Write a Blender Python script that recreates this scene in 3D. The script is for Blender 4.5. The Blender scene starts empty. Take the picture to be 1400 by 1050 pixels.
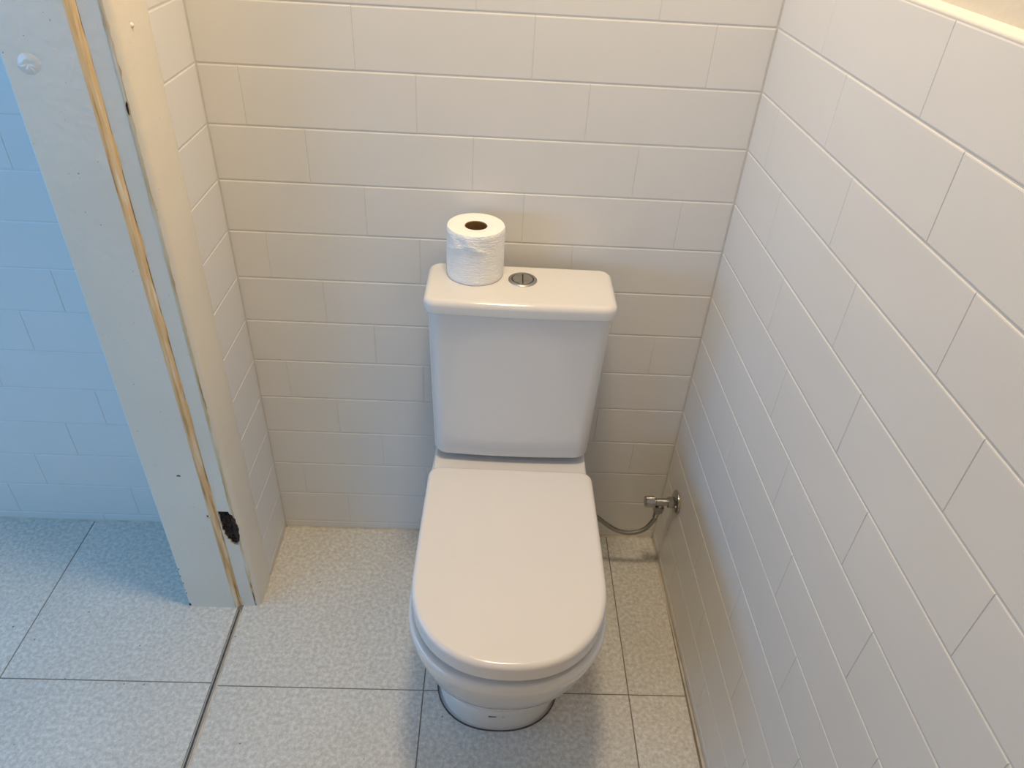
import bpy, bmesh, math, random
from mathutils import Vector, Matrix
random.seed(7)
SC = bpy.context.scene
COL = SC.collection
PI = math.pi

# ------------------------------------------------------------------ camera
cam_d = bpy.data.cameras.new('camera')
cam_d.sensor_fit = 'HORIZONTAL'
cam_d.sensor_width = 36.0
cam_d.lens = 991.76 / 1400.0 * 36.0
cam_d.clip_start = 0.02
cam = bpy.data.objects.new('camera', cam_d)
COL.objects.link(cam)
RT = Vector((0.9986851531821433, -0.005704354486182603, 0.05094531532392342))
DN = Vector((0.03744972661119686, -0.59745538974826, -0.801027200060883))
FW = Vector((0.03500689632493335, 0.8018818601268692, -0.5964562009142369))
m = Matrix.Identity(4)
for i in range(3):
    m[i][0] = RT[i]; m[i][1] = -DN[i]; m[i][2] = -FW[i]
m.translation = Vector((0.51359886, -1.31363182, 1.47173144))
cam.matrix_world = m
SC.camera = cam

# ------------------------------------------------------------------ world, lights, exposure
SC.view_settings.view_transform = 'Standard'
SC.view_settings.look = 'None'
SC.view_settings.gamma = 1.0
SC.view_settings.exposure = 0.0
SC.view_settings.use_curve_mapping = False
world = bpy.data.worlds.new('world'); SC.world = world
world.use_nodes = True
bg = world.node_tree.nodes['Background']
bg.inputs[0].default_value = (0.35, 0.60, 1.0, 1); bg.inputs[1].default_value = 0.6

def area_light(name, loc, target, sx, sy, power, color, shape='RECTANGLE', spread=PI):
    d = bpy.data.lights.new(name, 'AREA'); d.shape = shape; d.size = sx; d.size_y = sy
    d.energy = power; d.color = color; d.spread = spread
    o = bpy.data.objects.new(name, d); COL.objects.link(o)
    o.location = loc
    o.rotation_euler = (Vector(target) - Vector(loc)).to_track_quat('-Z', 'Y').to_euler()
    return o
# daylight falling in through the window of the next room
WINX = -1.55
WINDOWS = [(-2.35, -1.75, 0.45, 1.65, 15.0), (-1.00, -0.45, 0.55, 1.55, 9.0)]      # y0, y1, z0, z1, watts
for wy0, wy1, wz0, wz1, watts in WINDOWS:
    area_light('window_daylight', (WINX + 0.03, (wy0 + wy1) / 2, (wz0 + wz1) / 2),
               (0, (wy0 + wy1) / 2, (wz0 + wz1) / 2), wz1 - wz0, wy1 - wy0, watts, (0.14, 0.48, 1.0))
LAMP = (0.53, -0.44, 2.40)
LAMP_POWER = 15.0

# ------------------------------------------------------------------ materials
def nodes_of(name):
    mt = bpy.data.materials.new(name); mt.use_nodes = True
    nt = mt.node_tree
    return mt, nt, nt.nodes['Principled BSDF']
def N(nt, t, **kw):
    n = nt.nodes.new(t)
    for k, v in kw.items(): setattr(n, k, v)
    return n
def mat(name, col, rough=0.5, metal=0.0, var=0.0, vscale=20.0, bump=0.0, bscale=60.0, spec=0.5, coat=0.0):
    mt, nt, b = nodes_of(name)
    b.inputs['Roughness'].default_value = rough
    b.inputs['Metallic'].default_value = metal
    b.inputs['Specular IOR Level'].default_value = spec
    b.inputs['Coat Weight'].default_value = coat
    b.inputs['Coat Roughness'].default_value = 0.05
    tc = N(nt, 'ShaderNodeTexCoord')
    nz = N(nt, 'ShaderNodeTexNoise'); nz.inputs['Scale'].default_value = vscale; nz.inputs['Detail'].default_value = 4
    nt.links.new(tc.outputs['Object'], nz.inputs['Vector'])
    rp = N(nt, 'ShaderNodeValToRGB')
    rp.color_ramp.elements[0].position = 0.3; rp.color_ramp.elements[1].position = 0.7
    rp.color_ramp.elements[0].color = (*[c * (1 - var) for c in col], 1)
    rp.color_ramp.elements[1].color = (*[min(1, c * (1 + var)) for c in col], 1)
    nt.links.new(nz.outputs['Fac'], rp.inputs[0]); nt.links.new(rp.outputs[0], b.inputs['Base Color'])
    if bump:
        n2 = N(nt, 'ShaderNodeTexNoise'); n2.inputs['Scale'].default_value = bscale; n2.inputs['Detail'].default_value = 3
        nt.links.new(tc.outputs['Object'], n2.inputs['Vector'])
        bp = N(nt, 'ShaderNodeBump'); bp.inputs['Strength'].default_value = 1.0; bp.inputs['Distance'].default_value = bump
        nt.links.new(n2.outputs['Fac'], bp.inputs['Height']); nt.links.new(bp.outputs[0], b.inputs['Normal'])
    return mt

M = {}
M['tile'] = mat('white_wall_tile', (0.79, 0.78, 0.76), 0.30, var=0.012, vscale=6, bump=0.0005, bscale=9)
M['grout'] = mat('pale_grout', (0.74, 0.72, 0.68), 0.8, var=0.05, vscale=40)
M['plaster'] = mat('cream_plaster', (0.80, 0.72, 0.58), 0.7, var=0.03, vscale=9, bump=0.001, bscale=70)
M['ceiling'] = mat('white_ceiling_paint', (0.80, 0.77, 0.72), 0.8, var=0.01)
M['cap'] = mat('glossy_white_filler', (0.86, 0.82, 0.74), 0.22, var=0.02, bump=0.0006, bscale=80)
M['ceramic'] = mat('white_glazed_ceramic', (0.775, 0.76, 0.735), 0.08, var=0.004, coat=0.3)
M['lid'] = mat('white_seat_plastic', (0.80, 0.77, 0.745), 0.16, var=0.004)
M['chrome'] = mat('worn_chrome', (0.46, 0.45, 0.42), 0.17, 1.0, var=0.12, vscale=90)
M['chrome_dark'] = mat('dark_chrome_gap', (0.03, 0.03, 0.03), 0.5)
M['button'] = mat('satin_chrome_button', (0.44, 0.44, 0.42), 0.30, 1.0, var=0.1, vscale=60)
M['silicone'] = mat('yellowed_silicone', (0.60, 0.54, 0.44), 0.5, var=0.2, vscale=30)
M['threshold'] = mat('grey_metal_profile', (0.50, 0.49, 0.47), 0.4, 0.6, var=0.1, vscale=50)
M['gap'] = mat('dark_dirty_gap', (0.10, 0.09, 0.08), 0.8, var=0.3, vscale=60)
M['core'] = mat('brown_cardboard', (0.20, 0.115, 0.045), 0.9, var=0.15, vscale=50)
M['mark'] = mat('grey_print', (0.05, 0.05, 0.055), 0.5)
M['rotten'] = mat('dark_rotten_wood', (0.035, 0.018, 0.012), 0.85, var=0.8, vscale=130, bump=0.004, bscale=160)
M['window_frame'] = mat('white_window_paint', (0.8, 0.8, 0.8), 0.4)

def paint_mat():
    mt, nt, b = nodes_of('old_cream_gloss_paint')
    b.inputs['Roughness'].default_value = 0.38
    tc = N(nt, 'ShaderNodeTexCoord')
    nz = N(nt, 'ShaderNodeTexNoise'); nz.inputs['Scale'].default_value = 5; nz.inputs['Detail'].default_value = 5
    nt.links.new(tc.outputs['Object'], nz.inputs['Vector'])
    rp = N(nt, 'ShaderNodeValToRGB')
    rp.color_ramp.elements[0].position = 0.3; rp.color_ramp.elements[0].color = (0.79, 0.73, 0.625, 1)
    rp.color_ramp.elements[1].position = 0.7; rp.color_ramp.elements[1].color = (0.84, 0.79, 0.69, 1)
    nt.links.new(nz.outputs['Fac'], rp.inputs[0])
    # sparse specks of dirt
    vo = N(nt, 'ShaderNodeTexNoise'); vo.inputs['Scale'].default_value = 260; vo.inputs['Detail'].default_value = 1
    nt.links.new(tc.outputs['Object'], vo.inputs['Vector'])
    r2 = N(nt, 'ShaderNodeValToRGB'); r2.color_ramp.elements[0].position = 0.79; r2.color_ramp.elements[1].position = 0.82
    nt.links.new(vo.outputs['Fac'], r2.inputs[0])
    mx = N(nt, 'ShaderNodeMix', data_type='RGBA')
    nt.links.new(r2.outputs[0], mx.inputs['Factor']); nt.links.new(rp.outputs[0], mx.inputs['A'])
    mx.inputs['B'].default_value = (0.30, 0.24, 0.16, 1)
    nt.links.new(mx.outputs['Result'], b.inputs['Base Color'])
    n2 = N(nt, 'ShaderNodeTexNoise'); n2.inputs['Scale'].default_value = 60
    nt.links.new(tc.outputs['Object'], n2.inputs['Vector'])
    bp = N(nt, 'ShaderNodeBump'); bp.inputs['Distance'].default_value = 0.0008
    nt.links.new(n2.outputs['Fac'], bp.inputs['Height']); nt.links.new(bp.outputs[0], b.inputs['Normal'])
    return mt
M['paint'] = paint_mat()

def wood_mat():
    mt, nt, b = nodes_of('bare_orange_pine_with_paint_traces')
    b.inputs['Roughness'].default_value = 0.6
    tc = N(nt, 'ShaderNodeTexCoord'); mp = N(nt, 'ShaderNodeMapping')
    mp.inputs['Scale'].default_value = (160, 160, 9)
    nt.links.new(tc.outputs['Object'], mp.inputs[0])
    nz = N(nt, 'ShaderNodeTexNoise'); nz.inputs['Scale'].default_value = 1.0; nz.inputs['Detail'].default_value = 5
    nt.links.new(mp.outputs[0], nz.inputs['Vector'])
    rp = N(nt, 'ShaderNodeValToRGB')
    e = rp.color_ramp.elements
    e[0].position = 0.28; e[0].color = (0.40, 0.24, 0.10, 1)
    e[1].position = 0.46; e[1].color = (0.74, 0.53, 0.28, 1)
    x = e.new(0.60); x.color = (0.80, 0.65, 0.45, 1)
    x = e.new(0.68); x.color = (0.85, 0.80, 0.70, 1)
    nt.links.new(nz.outputs['Fac'], rp.inputs[0]); nt.links.new(rp.outputs[0], b.inputs['Base Color'])
    return mt
M['wood'] = wood_mat()
M['gloss_paint'] = mat('glossy_old_paint', (0.80, 0.75, 0.66), 0.12, var=0.05, vscale=120)

def floor_mat(name, k=(1.0, 1.0, 1.0)):
    mt, nt, b = nodes_of(name)
    b.inputs['Roughness'].default_value = 0.42
    tc = N(nt, 'ShaderNodeTexCoord')
    oi = N(nt, 'ShaderNodeObjectInfo')
    ad = N(nt, 'ShaderNodeVectorMath', operation='ADD')
    ml = N(nt, 'ShaderNodeVectorMath', operation='SCALE'); ml.inputs['Scale'].default_value = 37.0
    cb = N(nt, 'ShaderNodeCombineXYZ')
    nt.links.new(oi.outputs['Random'], cb.inputs[0]); nt.links.new(oi.outputs['Random'], cb.inputs[1])
    nt.links.new(cb.outputs[0], ml.inputs[0]); nt.links.new(tc.outputs['Object'], ad.inputs[0]); nt.links.new(ml.outputs[0], ad.inputs[1])
    def noise(s, d):
        n = N(nt, 'ShaderNodeTexNoise'); n.inputs['Scale'].default_value = s; n.inputs['Detail'].default_value = d
        nt.links.new(ad.outputs[0], n.inputs['Vector']); return n
    a = noise(115, 2.5); c = noise(300, 2); big = noise(4, 3)
    ra = N(nt, 'ShaderNodeValToRGB'); e = ra.color_ramp.elements
    e[0].position = 0.34; e[0].color = (0.57 * k[0], 0.55 * k[1], 0.505 * k[2], 1)
    e[1].position = 0.68; e[1].color = (0.77 * k[0], 0.755 * k[1], 0.71 * k[2], 1)
    x = e.new(0.50); x.color = (0.655 * k[0], 0.64 * k[1], 0.60 * k[2], 1)
    nt.links.new(a.outputs['Fac'], ra.inputs[0])
    rc = N(nt, 'ShaderNodeValToRGB'); e = rc.color_ramp.elements
    e[0].position = 0.35; e[0].color = (0.93, 0.93, 0.93, 1); e[1].position = 0.65; e[1].color = (1.05, 1.05, 1.05, 1)
    nt.links.new(c.outputs['Fac'], rc.inputs[0])
    rb = N(nt, 'ShaderNodeValToRGB'); e = rb.color_ramp.elements
    e[0].position = 0.3; e[0].color = (0.95, 0.945, 0.93, 1); e[1].position = 0.7; e[1].color = (1.04, 1.04, 1.04, 1)
    nt.links.new(big.outputs['Fac'], rb.inputs[0])
    m1 = N(nt, 'ShaderNodeMix', data_type='RGBA', blend_type='MULTIPLY'); m1.inputs['Factor'].default_value = 1
    nt.links.new(ra.outputs[0], m1.inputs['A']); nt.links.new(rc.outputs[0], m1.inputs['B'])
    m2 = N(nt, 'ShaderNodeMix', data_type='RGBA', blend_type='MULTIPLY'); m2.inputs['Factor'].default_value = 1
    nt.links.new(m1.outputs['Result'], m2.inputs['A']); nt.links.new(rb.outputs[0], m2.inputs['B'])
    # rare dark specks
    sp = noise(120, 0)
    rs = N(nt, 'ShaderNodeValToRGB'); rs.color_ramp.elements[0].position = 0.84; rs.color_ramp.elements[1].position = 0.90
    nt.links.new(sp.outputs['Fac'], rs.inputs[0])
    m3 = N(nt, 'ShaderNodeMix', data_type='RGBA'); nt.links.new(rs.outputs[0], m3.inputs['Factor'])
    nt.links.new(m2.outputs['Result'], m3.inputs['A']); m3.inputs['B'].default_value = (0.26, 0.22, 0.18, 1)
    nt.links.new(m3.outputs['Result'], b.inputs['Base Color'])
    bp = N(nt, 'ShaderNodeBump'); bp.inputs['Distance'].default_value = 0.0006
    nt.links.new(a.outputs['Fac'], bp.inputs['Height']); nt.links.new(bp.outputs[0], b.inputs['Normal'])
    return mt
M['floor'] = floor_mat('speckled_stone_floor_tile')
M['floor_grout'] = mat('grey_brown_floor_grout', (0.24, 0.21, 0.175), 0.9, var=0.15, vscale=60)

def paper_mat():
    mt, nt, b = nodes_of('embossed_white_tissue')
    b.inputs['Base Color'].default_value = (0.97, 0.965, 0.95, 1)
    b.inputs['Roughness'].default_value = 0.95
    b.inputs['Specular IOR Level'].default_value = 0.1
    tc = N(nt, 'ShaderNodeTexCoord'); mp = N(nt, 'ShaderNodeMapping'); mp.inputs['Scale'].default_value = (1, 1, 2.6)
    nt.links.new(tc.outputs['Object'], mp.inputs[0])
    vo = N(nt, 'ShaderNodeTexVoronoi'); vo.inputs['Scale'].default_value = 150
    nt.links.new(mp.outputs[0], vo.inputs['Vector'])
    nz = N(nt, 'ShaderNodeTexNoise'); nz.inputs['Scale'].default_value = 55; nz.inputs['Detail'].default_value = 3
    nt.links.new(mp.outputs[0], nz.inputs['Vector'])
    ad = N(nt, 'ShaderNodeMath', operation='ADD')
    nt.links.new(vo.outputs['Distance'], ad.inputs[0]); nt.links.new(nz.outputs['Fac'], ad.inputs[1])
    bp = N(nt, 'ShaderNodeBump'); bp.inputs['Distance'].default_value = 0.0016; bp.inputs['Strength'].default_value = 0.7
    nt.links.new(ad.outputs[0], bp.inputs['Height']); nt.links.new(bp.outputs[0], b.inputs['Normal'])
    return mt
M['paper'] = paper_mat()
M['paper_end'] = mat('cut_tissue_edge', (0.975, 0.965, 0.94), 0.95, var=0.02, vscale=80, bump=0.0008, bscale=220, spec=0.1)

def braid_mat():
    mt, nt, b = nodes_of('braided_steel_sleeve')
    b.inputs['Metallic'].default_value = 1; b.inputs['Roughness'].default_value = 0.38
    tc = N(nt, 'ShaderNodeTexCoord')
    hs = []
    for ang in (0.9, -0.9):
        mp = N(nt, 'ShaderNodeMapping'); mp.inputs['Rotation'].default_value = (0.3, ang, 0.4)
        nt.links.new(tc.outputs['Object'], mp.inputs[0])
        w = N(nt, 'ShaderNodeTexWave'); w.inputs['Scale'].default_value = 210
        nt.links.new(mp.outputs[0], w.inputs['Vector']); hs.append(w)
    mx = N(nt, 'ShaderNodeMath', operation='MAXIMUM')
    nt.links.new(hs[0].outputs['Fac'], mx.inputs[0]); nt.links.new(hs[1].outputs['Fac'], mx.inputs[1])
    rp = N(nt, 'ShaderNodeValToRGB')
    rp.color_ramp.elements[0].color = (0.12, 0.115, 0.11, 1); rp.color_ramp.elements[1].color = (0.46, 0.44, 0.41, 1)
    nt.links.new(mx.outputs[0], rp.inputs[0]); nt.links.new(rp.outputs[0], b.inputs['Base Color'])
    bp = N(nt, 'ShaderNodeBump'); bp.inputs['Distance'].default_value = 0.0005
    nt.links.new(mx.outputs[0], bp.inputs['Height']); nt.links.new(bp.outputs[0], b.inputs['Normal'])
    return mt
M['braid'] = braid_mat()

# ------------------------------------------------------------------ helpers
class MB:
    def __init__(s): s.v = []; s.f = []
    def add(s, v, f):
        o = len(s.v); s.v += [tuple(p) for p in v]; s.f += [tuple(i + o for i in q) for q in f]
    def box(s, a, b):
        x0, y0, z0 = a; x1, y1, z1 = b
        s.add([(x0, y0, z0), (x1, y0, z0), (x1, y1, z0), (x0, y1, z0), (x0, y0, z1), (x1, y0, z1), (x1, y1, z1), (x0, y1, z1)],
              [(3, 2, 1, 0), (4, 5, 6, 7), (0, 1, 5, 4), (1, 2, 6, 5), (2, 3, 7, 6), (3, 0, 4, 7)])
    def loft(s, rings, cap0=True, cap1=True):
        n = len(rings[0]); v = [p for r in rings for p in r]; f = []
        for k in range(len(rings) - 1):
            for i in range(n):
                j = (i + 1) % n
                f.append((k * n + i, k * n + j, (k + 1) * n + j, (k + 1) * n + i))
        if cap0: f.append(tuple(range(n - 1, -1, -1)))
        if cap1: f.append(tuple((len(rings) - 1) * n + i for i in range(n)))
        s.add(v, f)
    def prism(s, poly, to3, a, b):
        """2d polygon swept between two offsets; to3(u, v, w)"""
        s.loft([[to3(u, v, a) for u, v in poly], [to3(u, v, b) for u, v in poly]])
    def tube(s, pts, r, n=12, closed_caps=True):
        pts = [Vector(p) for p in pts]; rings = []
        up = None
        for i, p in enumerate(pts):
            t = (pts[min(i + 1, len(pts) - 1)] - pts[max(i - 1, 0)]).normalized()
            if up is None:
                up = Vector((0, 1, 0)) if abs(t.y) < 0.9 else Vector((0, 0, 1))
            x = t.cross(up).normalized(); y = x.cross(t).normalized(); up = y
            rr = r[i] if isinstance(r, (list, tuple)) else r
            rings.append([p + x * (rr * math.cos(2 * PI * k / n)) + y * (rr * math.sin(2 * PI * k / n)) for k in range(n)])
        s.loft(rings, closed_caps, closed_caps)
    def revolve(s, prof, origin, axis, n=32, caps=True):
        """prof: list of (distance along axis, radius)"""
        ax = Vector(axis).normalized(); o = Vector(origin)
        h = Vector((0, 0, 1)) if abs(ax.z) < 0.9 else Vector((1, 0, 0))
        x = ax.cross(h).normalized(); y = ax.cross(x)
        s.loft([[o + ax * d + x * (r * math.cos(2 * PI * k / n)) + y * (r * math.sin(2 * PI * k / n)) for k in range(n)] for d, r in prof], caps, caps)
    def mesh(s, name, smooth=None):
        me = bpy.data.meshes.new(name); me.from_pydata([tuple(p) for p in s.v], [], s.f); me.update()
        bm = bmesh.new(); bm.from_mesh(me)
        bmesh.ops.recalc_face_normals(bm, faces=bm.faces)
        big = [f for f in bm.faces if len(f.verts) > 4]
        if big: bmesh.ops.triangulate(bm, faces=big)
        if smooth is not None:
            for f in bm.faces: f.smooth = True
            for e in bm.edges:
                if len(e.link_faces) == 2 and e.calc_face_angle(0) > smooth: e.smooth = False
        bm.to_mesh(me); bm.free()
        return me
    def build(s, name, material, parent=None, smooth=None):
        me = s.mesh(name, smooth); me.materials.append(material)
        o = bpy.data.objects.new(name, me); COL.objects.link(o)
        if parent is not None: o.parent = parent
        return o
def empty(name, loc=(0, 0, 0), rz=0):
    o = bpy.data.objects.new(name, None); COL.objects.link(o)
    o.location = loc; o.rotation_euler = (0, 0, rz); o.empty_display_size = 0.1
    return o
def tag(o, label, cat=None, kind=None, group=None):
    if label: o['label'] = label
    if cat: o['category'] = cat
    if kind: o['kind'] = kind
    if group: o['group'] = group
    return o
def structure(name, mb, material, label, cat, smooth=None):
    return tag(mb.build(name, material, None, smooth), label, cat, 'structure')

# ------------------------------------------------------------------ room shell
W0, YR = 0.97344, -0.0156            # right wall: x = W0 + YR * y
ZG, PITCH, LEN = 0.02531, 0.102, 0.302
ZTOP = ZG + 13 * PITCH               # top of tiling
CEIL = 2.50
REC = 0.0008                         # grout lies this far behind the tile faces
FRONT = -1.95

b = MB(); b.box((-1.62, -2.65, -0.06), (1.20, 0.10, -REC))
floor = structure('floor', b, M['floor_grout'], 'speckled grey stone-look tiled floor with thin dark joints', 'floor')
b = MB(); b.box((-1.62, REC, -REC), (1.10, 0.10, ZTOP))
wall_back = structure('wall_back', b, M['grout'], 'white tiled wall behind the toilet, running on into the blue-lit room', 'wall')
b = MB(); b.box((-1.62, 0.010, ZTOP), (1.10, 0.10, CEIL)); b.build('plaster', M['plaster'], wall_back)
ang = math.atan(YR)
RM = Matrix.Translation((W0, 0, 0)) @ Matrix.Rotation(-ang, 4, 'Z')   # local -y runs along the right wall
b = MB(); b.box((REC, -1.98, -REC), (0.09, 0.0, ZTOP))
wall_right = structure('wall_right', b, M['grout'], 'white running-bond tiled wall on the right with plaster above', 'wall')
wall_right.matrix_world = RM
b = MB(); b.box((0.010, -1.98, ZTOP), (0.09, 0.0, CEIL)); b.build('plaster', M['plaster'], wall_right)
b = MB()
prof = [(0.011, -0.0030), (0.0009, -0.0030), (-0.0002, 0.0002), (0.0002, 0.0030), (0.0025, 0.0046), (0.0065, 0.0056), (0.011, 0.0085)]
b.loft([[(x, yy, ZTOP + z) for x, z in prof] for yy in (-1.97, -0.002)])
b.build('tile_top_bead', M['cap'], wall_right, 0.9)
b = MB(); b.box((-1.62, -2.65, CEIL), (1.20, 0.10, CEIL + 0.06))
structure('ceiling', b, M['ceiling'], 'white painted ceiling above the toilet room', 'ceiling')
b = MB(); b.box((0.0, FRONT - 0.08, 0), (1.08, FRONT, CEIL))
structure('wall_front', b, M['plaster'], 'cream plastered wall opposite the toilet', 'wall')
# partition with the doorway: stub beside the toilet, head above the door, far jamb side
b = MB(); b.box((-0.150, -0.145, -REC), (-REC, REC, ZTOP)); b.box((-0.150, -0.145, ZTOP), (-0.010, 0.010, CEIL))
wall_left = structure('wall_left', b, M['grout'], 'narrow white tiled partition stub left of the toilet', 'wall')
b = MB(); b.box((-0.150, -1.10, 2.08), (-0.004, -0.145, CEIL)); b.box((-0.150, FRONT - 0.08, 0), (-0.004, -1.10, CEIL))
structure('wall_partition', b, M['plaster'], 'cream plastered partition around the doorway to the next room', 'wall')
# next room
b = MB(); b.box((-1.62, -2.73, 0), (-0.150, -2.65, CEIL))
structure('wall_side', b, M['plaster'], 'plain front wall of the next room', 'wall')
b = MB(); ya = -2.65
for wy0, wy1, wz0, wz1, _ in WINDOWS:
    b.box((-1.62, ya, 0), (-1.56, wy0, CEIL)); b.box((-1.62, wy0, 0), (-1.56, wy1, wz0)); b.box((-1.62, wy0, wz1), (-1.56, wy1, CEIL)); ya = wy1
b.box((-1.62, ya, 0), (-1.56, 0.0, CEIL))
structure('wall_window', b, M['plaster'], 'window wall of the next room', 'wall')
for n, (wy0, wy1, wz0, wz1, _) in enumerate(WINDOWS):
    b = MB()
    for a, c in (((-1.61, wy0, wz0), (-1.57, wy0 + 0.04, wz1)), ((-1.61, wy1 - 0.04, wz0), (-1.57, wy1, wz1)),
                 ((-1.61, wy0, wz0), (-1.57, wy1, wz0 + 0.04)), ((-1.61, wy0, wz1 - 0.04), (-1.57, wy1, wz1))): b.box(a, c)
    structure('window_%d' % (n + 1), b, M['window_frame'], ('tall', 'short')[n] + ' white window frame letting cool daylight into the next room', 'window')

# ------------------------------------------------------------------ wall tiles
CACHE = {}
def tile_mesh(w, h, bu, bv, material, gap_t=0.0065):
    key = (round(w, 4), round(h, 4), bu, bv, material.name)
    if key in CACHE: return CACHE[key]
    rings = []
    for inset, n in ((0.0, -gap_t), (0.0, -0.0011), (0.30, -0.0004), (1.0, 0.0)):
        x = w / 2 - bu * inset; y = h / 2 - bv * inset
        rings.append([(-x, -y, n), (x, -y, n), (x, y, n), (-x, y, n)])
    mb = MB(); mb.loft(rings, False, True)
    me = mb.mesh('tile'); me.materials.append(material)
    CACHE[key] = me
    return me
def place(me, name, parent, frame, u, v, tilt=0.0005, off=0.00012):
    o = bpy.data.objects.new(name, me); COL.objects.link(o); o.parent = parent
    o.matrix_local = frame @ Matrix.Translation((u, v, random.uniform(-off, off))) @ Matrix.Rotation(random.uniform(-tilt, tilt), 4, 'X') @ Matrix.Rotation(random.uniform(-tilt, tilt), 4, 'Y')
    return o
def frame(o, u, v):
    u = Vector(u); v = Vector(v); n = u.cross(v)
    f = Matrix.Identity(4)
    for i in range(3): f[i][0] = u[i]; f[i][1] = v[i]; f[i][2] = n[i]
    f.translation = Vector(o); return f
HG, VG = 0.0018, 0.0009             # joint widths
def tile_rows(parent, fr, u0, u1, offs, rows=range(-1, 13), u1_of=None):
    """offs[k % 3]: where a joint lies; u runs from u0 to u1"""
    for k in rows:
        z0 = 0.0005 if k < 0 else ZG + k * PITCH + HG / 2
        z1 = ZG + (k + 1) * PITCH - HG / 2
        hi = u1 if u1_of is None else u1_of((z0 + z1) / 2)
        if offs is None: cuts = [u0, hi]
        else:
            j = offs[k % 3]
            while j > u0 + 0.004: j -= LEN
            cuts = [u0]; j += LEN
            while j < hi - 0.004:
                if j > u0 + 0.004: cuts.append(j)
                j += LEN
            cuts.append(hi)
        for a, c in zip(cuts[:-1], cuts[1:]):
            a2 = a + (VG / 2 if a > u0 else 0); c2 = c - (VG / 2 if c < hi else 0)
            place(tile_mesh(c2 - a2, z1 - z0, 0.0006, 0.0022, M['tile']), 'tile', parent, fr, (a2 + c2) / 2, (z0 + z1) / 2)
FR_BACK = frame((0, 0, 0), (1, 0, 0), (0, 0, 1))
tile_rows(wall_back, FR_BACK, 0.0022, W0 - 0.0022, {0: 0.171, 1: 0.070, 2: 0.2695})
tile_rows(wall_back, FR_BACK, -1.10, -0.152, {0: -0.3725, 1: -0.574, 2: -0.4685})
FR_RIGHT = frame((0, 0, 0), (0, -1, 0), (0, 0, 1))
tile_rows(wall_right, FR_RIGHT, 0.0022, 1.30, {0: 0.194, 1: 0.0955, 2: 0.2935})
FR_LEFT = frame((0, 0, 0), (0, 1, 0), (0, 0, 1))
EDGE = lambda z: -0.163 + 0.021 * z       # where the door post meets the tiles
for k in range(-1, 13):
    z0 = 0.0005 if k < 0 else ZG + k * PITCH + HG / 2
    z1 = ZG + (k + 1) * PITCH - HG / 2
    a = EDGE((z0 + z1) / 2) + 0.0006; c = -0.0022
    place(tile_mesh(c - a, z1 - z0, 0.0006, 0.0022, M['tile'], 0.004), 'tile', wall_left, FR_LEFT, (a + c) / 2, (z0 + z1) / 2)

# ------------------------------------------------------------------ floor tiles
FR_FLOOR = frame((0, 0, 0), (1, 0, 0), (0, 1, 0))
def floor_tiles(xs, ys):
    for x0, x1 in zip(xs[:-1], xs[1:]):
        for y1, y0 in zip(ys[:-1], ys[1:]):
            g = 0.0011
            place(tile_mesh(x1 - x0 - 2 * g, y1 - y0 - 2 * g, 0.0009, 0.0009, M['floor'], 0.004), 'floor_tile', floor, FR_FLOOR,
                  (x0 + x1) / 2, (y0 + y1) / 2, 0.0003, 0.0001)
floor_tiles([-0.0405, 0.4025, 0.8480, 0.9735], [-0.001, -0.4525, -0.8975, -1.3425, -1.7875])
floor_tiles([-1.385, -0.940, -0.4940, -0.0505], [-0.001, -0.4465, -0.8915, -1.3365, -1.7815, -2.2265])
b = MB()
b.box((-0.0500, -1.90, -0.0010), (-0.0476, -0.262, 0.0006)); b.box((-0.0434, -1.90, -0.0010), (-0.0410, -0.262, 0.0003))
trim_1 = structure('trim_1', b, M['threshold'], 'thin grey metal threshold strip between the two floors', 'threshold strip')
b = MB(); b.box((-0.0476, -1.90, -0.0012), (-0.0434, -0.262, -0.0006)); b.build('groove', M['gap'], trim_1)
def bead(name, p0, p1, inward, r=0.004):
    p0 = Vector(p0); p1 = Vector(p1); w = Vector(inward)
    n = 14; rings = []
    for i in range(n + 1):
        p = p0.lerp(p1, i / n); q = r * random.uniform(0.7, 1.25)
        rings.append([p + Vector((0, 0, 0.0002)), p + w * q + Vector((0, 0, 0.0002)), p + w * q * 0.35 + Vector((0, 0, q * 0.4)), p + Vector((0, 0, q))])
    mb = MB(); mb.loft(rings); return mb.build(name, M['silicone'], floor, 1.2)
bead('silicone_bead', (0.004, -0.0004, 0), (W0 - 0.004, -0.0004, 0), (0, -1, 0))
bead('silicone_bead', (-1.1, -0.0004, 0), (-0.165, -0.0004, 0), (0, -1, 0), 0.003)
bead('silicone_bead', (W0 - 0.0006, -0.004, 0), (W0 - YR * 1.3 - 0.0006, -1.3, 0), (-1, 0, 0), 0.0045)
bead('silicone_bead', (0.0004, -0.004, 0), (0.0004, -0.160, 0), (1, 0, 0), 0.003)
bead('silicone_bead', (-0.0400, -0.27, 0.0002), (-0.0400, -1.3, 0.0002), (1, 0, 0), 0.005).scale.z = 0.25

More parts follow.
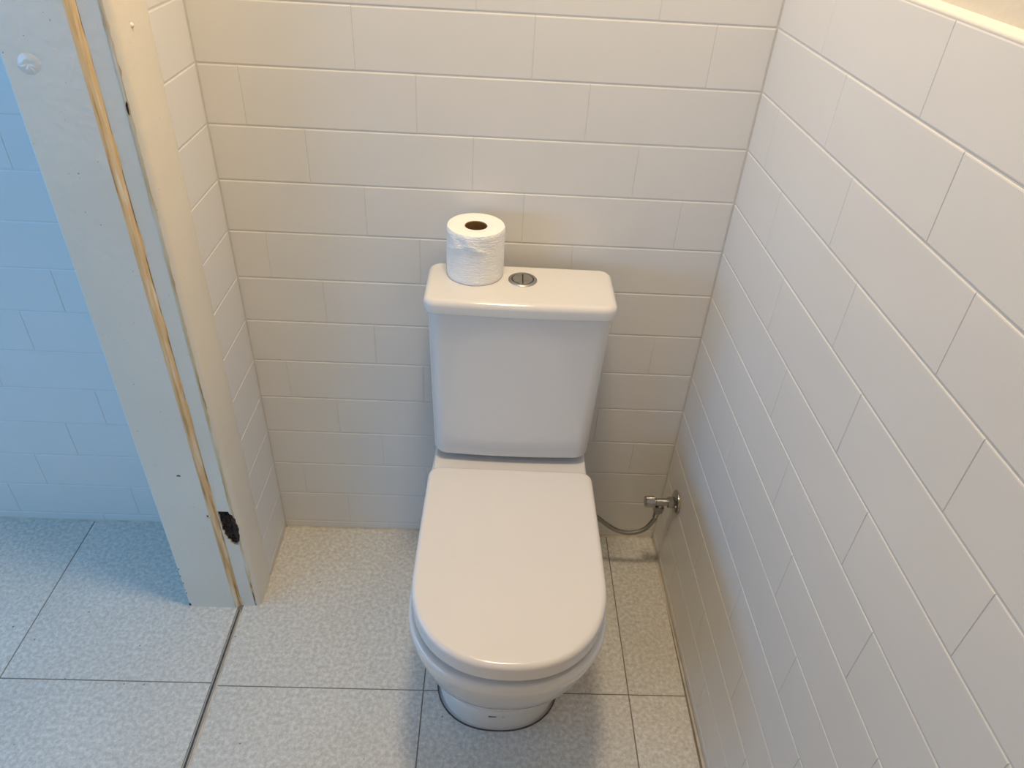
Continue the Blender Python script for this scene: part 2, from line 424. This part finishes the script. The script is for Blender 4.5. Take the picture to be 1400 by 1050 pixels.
# ------------------------------------------------------------------ door post
PH = 2.08
post = empty('trim_2'); tag(post, 'old cream painted door post with chipped wood at the doorway', 'door post', 'structure')
YM, YS = -0.2560, -0.2490            # main face, rebate strip
XB0, XB1 = -0.0565, -0.0430          # bare wood splay
def colp(poly, z0=0.0, z1=PH):
    mb = MB(); mb.loft([[(x, y, z0) for x, y in poly], [(x, y, z1) for x, y in poly]]); return mb
colp([(-0.1600, -0.1455), (-0.1630, YM + 0.004), (-0.1590, YM), (XB0, YM), (XB0, -0.1455)]).build('jamb_board', M['paint'], post)
mb = MB()
nseg = 90; rings = []
random.seed(3)
for i in range(nseg + 1):
    z = PH * i / nseg
    j = random.uniform(-0.0026, 0.0026); j2 = random.uniform(-0.0022, 0.0018)
    rings.append([(XB0 + 0.0001, YM + 0.0002, z), (XB0 + 0.0055 + j, YM + 0.0012 + j * 0.3, z), (XB1 + j2, YS - 0.0006, z), (XB1 + 0.0005, YS + 0.012, z), (XB0 + 0.0001, YS + 0.012, z)])
mb.loft(rings); mb.build('bare_wood_strip', M['wood'], post, 1.2)
# rebate strip with the ragged hinge mortise left open
XS0, XS1 = XB1 + 0.0006, -0.0120
def xz(u, v, w): return (u, w, v)
MZ0, MZ1 = 0.214, 0.318
for z0, z1 in ((0.0, MZ0), (MZ1, PH)):
    mb = MB(); mb.box((XS0, YS, z0), (XS1, -0.236, z1)); mb.build('rebate_strip', M['paint'], post)
left = [(XS0, MZ0), (-0.0245, MZ0), (-0.0255, 0.2175), (-0.0302, 0.2195), (-0.0294, 0.2258), (-0.0352, 0.2290), (-0.0345, 0.2362), (-0.0392, 0.2430), (-0.0380, 0.2530),
        (-0.0412, 0.2600), (-0.0398, 0.2720), (-0.0416, 0.2800), (-0.0402, 0.2950), (-0.0414, 0.3050), (-0.0400, MZ1), (XS0, MZ1)]
mb = MB(); mb.prism(left, xz, YS, -0.236); mb.build('rebate_strip', M['paint'], post)
right = [(XS1, MZ0), (XS1, MZ1), (-0.0185, MZ1), (-0.0172, 0.3115), (-0.0150, 0.3090), (-0.0156, 0.3020), (-0.0127, 0.2980), (-0.0136, 0.2820), (-0.0123, 0.2620), (-0.0131, 0.2520), (-0.0123, 0.2370), (-0.0130, 0.2220), (-0.0140, 0.2182), (-0.0150, MZ0)]
mb = MB(); mb.prism(right, xz, YS, -0.236); mb.build('rebate_strip', M['paint'], post)
mb = MB()
nx, nz = 9, 26
grid = [[(XS0 + 0.002 + (XS1 - XS0 - 0.003) * i / nx, YS + 0.0055 + random.uniform(-0.003, 0.003), MZ0 + (MZ1 - MZ0) * j / nz) for i in range(nx + 1)] for j in range(nz + 1)]
vs = [p for r in grid for p in r]
mb.add(vs, [(j * (nx + 1) + i, j * (nx + 1) + i + 1, (j + 1) * (nx + 1) + i + 1, (j + 1) * (nx + 1) + i) for j in range(nz) for i in range(nx)])
mortise = tag(mb.build('hinge_mortise', M['rotten'], post), 'ragged dark hole where the hinge was')
mb = MB(); mb.prism([(-0.0150, 0.2235), (-0.0102, 0.2275), (-0.0085, 0.2360), (-0.0066, 0.2440), (-0.0071, 0.2560), (-0.0052, 0.2640), (-0.0060, 0.2780), (-0.0078, 0.2850), (-0.0070, 0.2960), (-0.0100, 0.3010), (-0.0110, 0.3080), (-0.0155, 0.3095)], xz, YS - 0.0016, YS + 0.003)
mb.build('broken_edge', M['rotten'], mortise)
# side board that faces the toilet, its edge and the filler towards the tiles
mb = MB(); rings = []
for z in (0.0, PH):
    e = EDGE(z)
    rings.append([(XS1 + 0.0004, -0.2465, z), (-0.0078, YS - 0.0006, z), (-0.0030, -0.2475, z), (0.0012, -0.2435, z), (0.0026, -0.238, z), (0.0030, e - 0.030, z),
                  (0.0026, e - 0.017, z), (0.0010, e - 0.006, z), (-0.0002, e, z), (-0.006, e, z), (-0.006, -0.19, z), (XS1 + 0.0004, -0.20, z)])
mb.loft(rings); mb.build('side_board', M['paint'], post, 0.7)
mb = MB(); rings = []
for i in range(nseg * 2 + 1):            # paint flaked off along the arris
    z = 0.02 + (PH - 0.03) * i / (nseg * 2); q = 0.0016 + 0.0015 * max(0, random.gauss(0.4, 0.7))
    rings.append([(-0.0128 - q * 0.5, YS - 0.0004, z), (-0.0104, YS - 0.0007 - 0.2 * q, z), (-0.0096 + q, YS - 0.0009, z), (-0.0100, YS + 0.003, z)])
mb.loft(rings); mb.build('bare_arris', M['wood'], post, 1.2)
def chip(name, material, x, z, sx, sz, y, t=0.0005, n=9, par=post, seed=0):
    rnd = random.Random(seed); poly = []
    for i in range(n):
        a = 2 * PI * i / n; r = rnd.uniform(0.6, 1.1)
        poly.append((x + sx * r * math.cos(a), z + sz * r * math.sin(a)))
    q = MB(); q.prism(poly, xz, y - t, y + 0.001); return q.build(name, material, par)
chip('paint_chip', M['rotten'], -0.0105, 1.143, 0.0022, 0.010, YS - 0.0011, seed=1)
chip('paint_chip', M['wood'], -0.0575, 0.308, 0.005, 0.005, YM, seed=2)
chip('paint_chip', M['rotten'], -0.0600, 0.310, 0.0022, 0.0035, YM, seed=3)
chip('paint_chip', M['gap'], -0.095, 0.425, 0.0042, 0.0022, YM, seed=5)
for i, (z, s) in enumerate(((0.008, 0.0026), (0.05, 0.0012), (0.062, 0.0009), (0.085, 0.0013), (0.11, 0.0010), (0.135, 0.0012))):
    chip('paint_chip', M['mark'], -0.1595 + 0.001 * (i % 2), z, s, s * 2.2, YM, seed=10 + i)
chip('paint_chip', M['mark'], -0.0100, 0.035, 0.0010, 0.020, YS - 0.0010, seed=21)
chip('paint_chip', M['mark'], -0.0095, 0.075, 0.0007, 0.012, YS - 0.0010, seed=22)
# smeared blister high on the jamb, drip on the side board
mb = MB(); rings = []
for t in range(8):
    h = t / 7; rr = 1 - h * 0.97
    rings.append([(-0.126 + 0.0165 * rr * math.cos(a) * (1 + 0.14 * math.sin(2 * a + 0.6)), YM + 0.0002 - 0.0018 * (1 - rr * rr) * (1 - 0.55 * h * h) - 0.0003 * math.sin(9 * a) * math.sin(PI * h) * max(0, -math.sin(a)),
                   1.198 + 0.0155 * rr * math.sin(a)) for a in [2 * PI * k / 36 for k in range(36)]])
mb.loft(rings); mb.build('paint_blister', M['gloss_paint'], post, 1.5)
mb = MB(); mb.revolve([(-0.001, 0.0042), (0.001, 0.0036), (0.0026, 0.0018), (0.003, 0.0003)], (0.0028, -0.205, 1.243), (1, 0, 0), 10); mb.build('paint_drip', M['cap'], post, 1.5)

# ------------------------------------------------------------------ toilet
TX = 0.5720
toilet = empty('toilet', (TX, 0, 0), -0.010)
tag(toilet, 'white close-coupled ceramic toilet with the lid closed', 'toilet')
def d_outline(yb, yf, w, a, rb, wb=None, ex=2.25, n_front=40, n_c=6, inset=0.0):
    """closed outline, straight back at yb, rounded front at yf, half width w, back half width wb"""
    wb = w if wb is None else wb
    yb -= inset; yf += inset; w -= inset; wb -= inset; a = max(a - inset, 0.01); rb = max(rb - inset, 0.002)
    pts = []
    for i in range(n_c + 1):                       # back right corner
        t = PI / 2 - (PI / 2) * i / n_c
        pts.append((wb - rb + rb * math.cos(t), yb - rb + rb * math.sin(t)))
    ys = yf + a; y1 = yb - rb
    for i in range(1, 8):
        s = i / 8; pts.append((wb + (w - wb) * math.sin(s * PI / 2), y1 + (ys - y1) * s))
    for i in range(n_front + 1):
        t = PI * i / n_front
        c, sn = math.cos(t), math.sin(t)
        pts.append((w * math.copysign(abs(c) ** (2 / ex), c), ys - a * abs(sn) ** (2 / ex)))
    for i in range(1, 8):
        s = 1 - i / 8; pts.append((-(wb + (w - wb) * math.sin(s * PI / 2)), y1 + (ys - y1) * s))
    for i in range(n_c + 1):
        t = PI - (PI / 2) * i / n_c
        pts.append((-(wb - rb) + rb * math.cos(t), yb - rb + rb * math.sin(t)))
    return pts
def arc_profile(z0, z1, rt, rb_, n=6):
    """list of (z, inset) from bottom to top with rounded edges"""
    out = [(z0, rb_ + 0.004)]
    for i in range(n + 1):
        t = PI / 2 * i / n; out.append((z0 + rb_ * (1 - math.cos(t)), rb_ * (1 - math.sin(t))))
    for i in range(n + 1):
        t = PI / 2 * i / n; out.append((z1 - rt * (1 - math.sin(t)), rt * (1 - math.cos(t))))
    out.append((z1, rt + 0.004)); out.append((z1, rt + 0.02))
    return out
# pan
mb = MB(); rings = []
secs = [(0.000, 0.1215, -0.5375, 0.115), (0.004, 0.1230, -0.5390, 0.116), (0.062, 0.1235, -0.5400, 0.117), (0.0700, 0.1225, -0.5390, 0.116),
        (0.0740, 0.1190, -0.5355, 0.114), (0.0765, 0.1190, -0.5360, 0.114), (0.0800, 0.1230, -0.5420, 0.117), (0.100, 0.1270, -0.5510, 0.122),
        (0.150, 0.1375, -0.5790, 0.135), (0.200, 0.1485, -0.6060, 0.148), (0.250, 0.1590, -0.6320, 0.160), (0.300, 0.1680, -0.6530, 0.168),
        (0.330, 0.1723, -0.6632, 0.172), (0.350, 0.1749, -0.6694, 0.1745), (0.364, 0.1765, -0.6732, 0.176), (0.373, 0.1773, -0.6752, 0.1765), (0.379, 0.1767, -0.6746, 0.176), (0.3830, 0.1748, -0.6728, 0.174), (0.3855, 0.1715, -0.6695, 0.170), (0.3865, 0.1665, -0.6645, 0.165), (0.3866, 0.145, -0.643, 0.145)]
for z, w, yf, a in secs:
    rings.append([(x - 0.0055 * max(0, 1 - z / 0.36), y, z) for x, y in d_outline(-0.050, yf, w + 0.0065 * max(0, 1 - z / 0.2), a, 0.03, wb=w * 0.93)])
mb.loft(rings)
rings = []
for z, ins in arc_profile(0.34, 0.4155, 0.006, 0.004, 4):
    hw = 0.1615 - ins
    rings.append([(x, y, z) for x, y in d_outline(-0.045 - ins, -0.212 + ins, hw, 0.03, 0.02, ex=6)])
mb.loft(rings)
mb.build('pan', M['ceramic'], toilet, 0.9)
mb = MB(); mb.loft([[(x - 0.0055, y, z) for x, y in d_outline(-0.049, -0.5405, 0.1315, 0.117, 0.03, wb=0.117)] for z in (0.0002, 0.0022)])
mb.build('base_joint', M['gap'], toilet)
# seat and lid
LF, LW = -0.6705, 0.1705
mb = MB()
mb.loft([[(x, y, z) for x, y in d_outline(-0.235, LF + 0.030, LW - 0.030, 0.15, 0.02, wb=0.138)] for z in (0.3866, 0.406)])
mb.build('seat', M['lid'], toilet)
mb = MB(); rings = []
for z, ins in arc_profile(0.4040, 0.4405, 0.010, 0.002, 6):
    rings.append([(x, y, z) for x, y in d_outline(-0.2175, LF, LW, 0.178, 0.024, wb=0.1675, inset=ins)])
mb.loft(rings); mb.build('seat_lid', M['lid'], toilet, 0.9)
# cistern
def rrect(hw, yb, yf, r, n=8, bow=0.0):
    pts = []
    cyb, cyf = yb - r, yf + r
    for cx, cy, t0 in ((hw - r, cyb, PI / 2), (hw - r, cyf, 0), (-(hw - r), cyf, -PI / 2), (-(hw - r), cyb, -PI)):
        for i in range(n + 1):
            t = t0 - PI / 2 * i / n
            pts.append((cx + r * math.cos(t), cy + r * math.sin(t)))
        if t0 == 0 and bow:
            for i in range(1, 12):
                s = i / 12; pts.append(((hw - r) * (1 - 2 * s), yf - bow * math.sin(PI * s)))
    return pts
mb = MB(); rings = []
zb, zt = 0.4285, 0.7825
prof = [(zb, 0.022), (zb, 0.018)]
for i in range(7):
    t = PI / 2 * i / 6; prof.append((zb + 0.014 * (1 - math.cos(t)), 0.014 * (1 - math.sin(t))))
for i in range(1, 9): prof.append((zb + 0.014 + (zt - zb - 0.014) * i / 8, 0.0))
for z, ins in prof:
    s = (z - zb) / (zt - zb)
    hw = 0.1625 + 0.0085 * s - ins
    rings.append([(x, y, z) for x, y in rrect(hw, -0.045 - ins * 0.3, -0.1745 - 0.006 * s + ins, 0.028, bow=0.004)])
mb.loft(rings); mb.build('cistern', M['ceramic'], toilet, 0.9)
ZL = 0.811
mb = MB(); rings = []
for z, ins in arc_profile(0.7835, ZL, 0.0115, 0.003, 6):
    rings.append([(x, y, z) for x, y in rrect(0.1775 - ins, -0.033 - ins, -0.1885 + ins, max(0.025 - ins, 0.005), bow=0.003)])
mb.loft(rings); mb.build('cistern_lid', M['ceramic'], toilet, 0.9)
# flush button
BX, BY = 0.0035, -0.094
btn = None
mb = MB(); mb.revolve([(0.0, 0.0275), (0.0016, 0.0272), (0.0028, 0.0255), (0.0030, 0.0215), (0.0012, 0.0205)], (BX, BY, ZL - 0.0004), (0, 0, 1), 40)
btn = mb.build('flush_button', M['button'], toilet, 0.6)
mb = MB(); mb.revolve([(0.0005, 0.0206), (0.0018, 0.0206)], (BX, BY, ZL), (0, 0, 1), 40); mb.build('button_gap', M['chrome_dark'], btn)
for sgn in (-1, 1):
    poly = [(sgn * 0.0010, -0.0185), (sgn * 0.0010, 0.0185)]
    for i in range(1, 16):
        t = PI / 2 - PI * i / 16; poly.append((sgn * (0.0006 + 0.0188 * math.cos(t)), 0.0188 * math.sin(t)))
    mb = MB()
    mb.loft([[(BX + x, BY + y, ZL + 0.001) for x, y in poly], [(BX + x, BY + y, ZL + 0.0024) for x, y in poly], [(BX + x * 0.95 + sgn * 0.0003, BY + y * 0.96, ZL + 0.0032) for x, y in poly]])
    mb.build('half_button', M['button'], btn)
# small print on the plinth
logo = MB()
xs = -0.024
for wd in (0.0022, 0.0022, 0.0026, 0.0020, 0.0022, 0.0018):
    logo.box((xs, -0.5402, 0.0545), (xs + wd, -0.5360, 0.0580)); xs += wd + 0.0006
logo.box((0.0040, -0.5402, 0.0540), (0.0048, -0.5360, 0.0585))
logo.box((0.0070, -0.5402, 0.0540), (0.0076, -0.5360, 0.0585))
tag(logo.build('maker_mark', M['mark'], toilet), 'tiny grey printed mark on the plinth')

# ------------------------------------------------------------------ toilet roll
RX, RY, RZ0, RH, RR, RC = 0.4835, -0.0735, ZL + 0.0003, 0.0985, 0.0540, 0.0208
roll = empty('toilet_roll', (RX, RY, RZ0))
tag(roll, 'white toilet paper roll standing on the cistern lid', 'toilet roll')
mb = MB(); nn = 96; nzr = 40; rings = []
rnd = random.Random(5)
def flap(a, z):
    """crumpled tail of paper on the side that faces the camera"""
    da = (a + 1.95 + PI) % (2 * PI) - PI
    d = 0.0
    zz = z / RH
    if abs(da) < 0.75 and zz > 0.62:
        d += 0.0016 * math.exp(-((da * 1.6) ** 2)) * math.sin((zz - 0.62) / 0.38 * PI) * (1 + 0.8 * math.sin(9 * da + 14 * zz))
        edge = 0.80 - 0.22 * abs(da - 0.12)
        d += 0.0015 * math.exp(-((zz - edge) / 0.035) ** 2)
    return d
for j in range(nzr + 1):
    z = RH * j / nzr
    e = 0.0018 * max(0, 1 - j / 1.5) + 0.0016 * max(0, 1 - (nzr - j) / 1.5)
    rings.append([((RR - e + flap(2 * PI * i / nn, z) + 0.0003 * math.sin(7 * 2 * PI * i / nn + 9 * z / RH)) * math.cos(2 * PI * i / nn),
                   (RR - e + flap(2 * PI * i / nn, z) + 0.0003 * math.sin(7 * 2 * PI * i / nn + 9 * z / RH)) * math.sin(2 * PI * i / nn), z) for i in range(nn)])
mb.loft(rings, True, False); mb.build('paper', M['paper'], roll, 1.2)
mb = MB(); nn = 64
def ring(r, z): return [(r * math.cos(2 * PI * i / nn), r * math.sin(2 * PI * i / nn), z) for i in range(nn)]
mb.loft([ring(RR - 0.0014, RH - 0.0006), ring(RR - 0.004, RH + 0.0004), ring((RR + RC) / 2, RH + 0.0001), ring(RC + 0.002, RH - 0.0004), ring(RC, RH - 0.002)], False, False)
mb.build('end_face', M['paper_end'], roll, 1.2)
mb = MB(); mb.loft([ring(RC + 0.0001, RH - 0.002), ring(RC - 0.0014, RH - 0.003), ring(RC - 0.0014, 0.001), ring(RC, 0.0006)], False, False)
mb.build('cardboard_core', M['core'], roll, 0.8)

# ------------------------------------------------------------------ angle valve and hose
VY, VZ = -0.104, 0.240
VX = W0 + YR * VY - 0.0006
valve = empty('angle_valve', (VX, VY, VZ))
tag(valve, 'small chrome angle stop valve on the right wall beside the toilet', 'valve')
L = (-1, 0, 0)
mb = MB(); mb.revolve([(0, 0.0280), (0.0014, 0.0300), (0.0036, 0.0296), (0.0066, 0.0250), (0.0088, 0.0160), (0.0090, 0.0095)], (0, 0, 0), L, 40); mb.build('escutcheon', M['chrome'], valve, 0.6)
mb = MB(); mb.revolve([(0.004, 0.0085), (0.020, 0.0085), (0.0205, 0.0092), (0.050, 0.0092), (0.0505, 0.0070), (0.056, 0.0070)], (0, 0, 0), L, 28)
mb.revolve([(0.0000, 0.0078), (0.022, 0.0078)], (-0.037, 0, -0.001), (-0.10, 0, -1), 20); mb.build('valve_body', M['chrome'], valve, 0.6)
mb = MB(); mb.revolve([(0.0085, 0.0105), (0.0095, 0.0138), (0.0215, 0.0138), (0.0225, 0.0110)], (0, 0, 0), L, 6); mb.build('hex_nut', M['chrome'], valve)
mb = MB()
rg = []
for d, r in ((0.053, 0.0095), (0.0545, 0.0130), (0.0740, 0.0132), (0.0765, 0.0115), (0.0768, 0.0075)):
    rg.append([(-d, r * (1 + (0.07 if k % 3 == 0 else 0)) * math.cos(2 * PI * k / 36), r * (1 + (0.07 if k % 3 == 0 else 0)) * math.sin(2 * PI * k / 36)) for k in range(36)])
mb.loft(rg); mb.build('handle', M['chrome'], valve, 0.5)
OA = Vector((-0.12, 0, -1)).normalized()
mb = MB(); mb.revolve([(0.0135, 0.0090), (0.0145, 0.0125), (0.031, 0.0125), (0.0325, 0.0098)], (-0.037, 0, 0), OA, 6); mb.build('outlet_nut', M['chrome'], valve)
mb = MB(); mb.revolve([(0.034, 0.0072), (0.050, 0.0068), (0.0505, 0.0050)], (-0.037, 0, 0), OA, 20); mb.build('ferrule', M['chrome'], valve, 0.6)
P0 = Vector((VX - 0.037, VY, VZ)) + OA * 0.0508
ctrl = [P0, P0 + OA * 0.012, Vector((0.912, -0.101, 0.1395)), Vector((0.879, -0.100, 0.1255)), Vector((0.841, -0.100, 0.1365)), Vector((0.797, -0.100, 0.1735)), Vector((0.757, -0.102, 0.215)), Vector((0.734, -0.105, 0.250))]
def catmull(c, n=10):
    c = [c[0] * 2 - c[1]] + c + [c[-1] * 2 - c[-2]]; out = []
    for i in range(1, len(c) - 2):
        for k in range(n):
            t = k / n; a, b_, d, e = c[i - 1], c[i], c[i + 1], c[i + 2]
            out.append(0.5 * ((2 * b_) + (d - a) * t + (2 * a - 5 * b_ + 4 * d - e) * t * t + (3 * b_ - a - 3 * d + e) * t ** 3))
    out.append(c[-2]); return out
hose = empty('supply_hose', tuple(P0)); tag(hose, 'braided steel water hose looping from the wall valve to the toilet', 'hose')
mb = MB(); mb.tube([p - P0 for p in catmull(ctrl)], 0.0056, 14); mb.build('braided_sleeve', M['braid'], hose, 1.0)
mb = MB(); q1, q0 = ctrl[-1] - P0, ctrl[-2] - P0
mb.tube([q0.lerp(q1, 0.75), q0.lerp(q1, 1.25)], 0.0075, 16); mb.build('end_ferrule', M['chrome'], hose, 0.6)

# ------------------------------------------------------------------ ceiling lamp (above the frame)
lamp = empty('ceiling_lamp', (LAMP[0], LAMP[1], CEIL))
tag(lamp, 'round white ceiling lamp giving warm light above the toilet room', 'lamp')
mb = MB(); mb.revolve([(0.0, 0.150), (0.05, 0.150), (0.055, 0.145)], (0, 0, 0), (0, 0, -1), 40); mb.build('lamp_base', M['window_frame'], lamp, 0.6)
ld = bpy.data.lights.new('lamp_light', 'AREA'); ld.shape = 'DISK'; ld.size = 0.26; ld.energy = LAMP_POWER; ld.color = (1.0, 0.80, 0.55)
lo = bpy.data.objects.new('lamp_light', ld); COL.objects.link(lo); lo.parent = lamp; lo.location = (0, 0, -0.062)
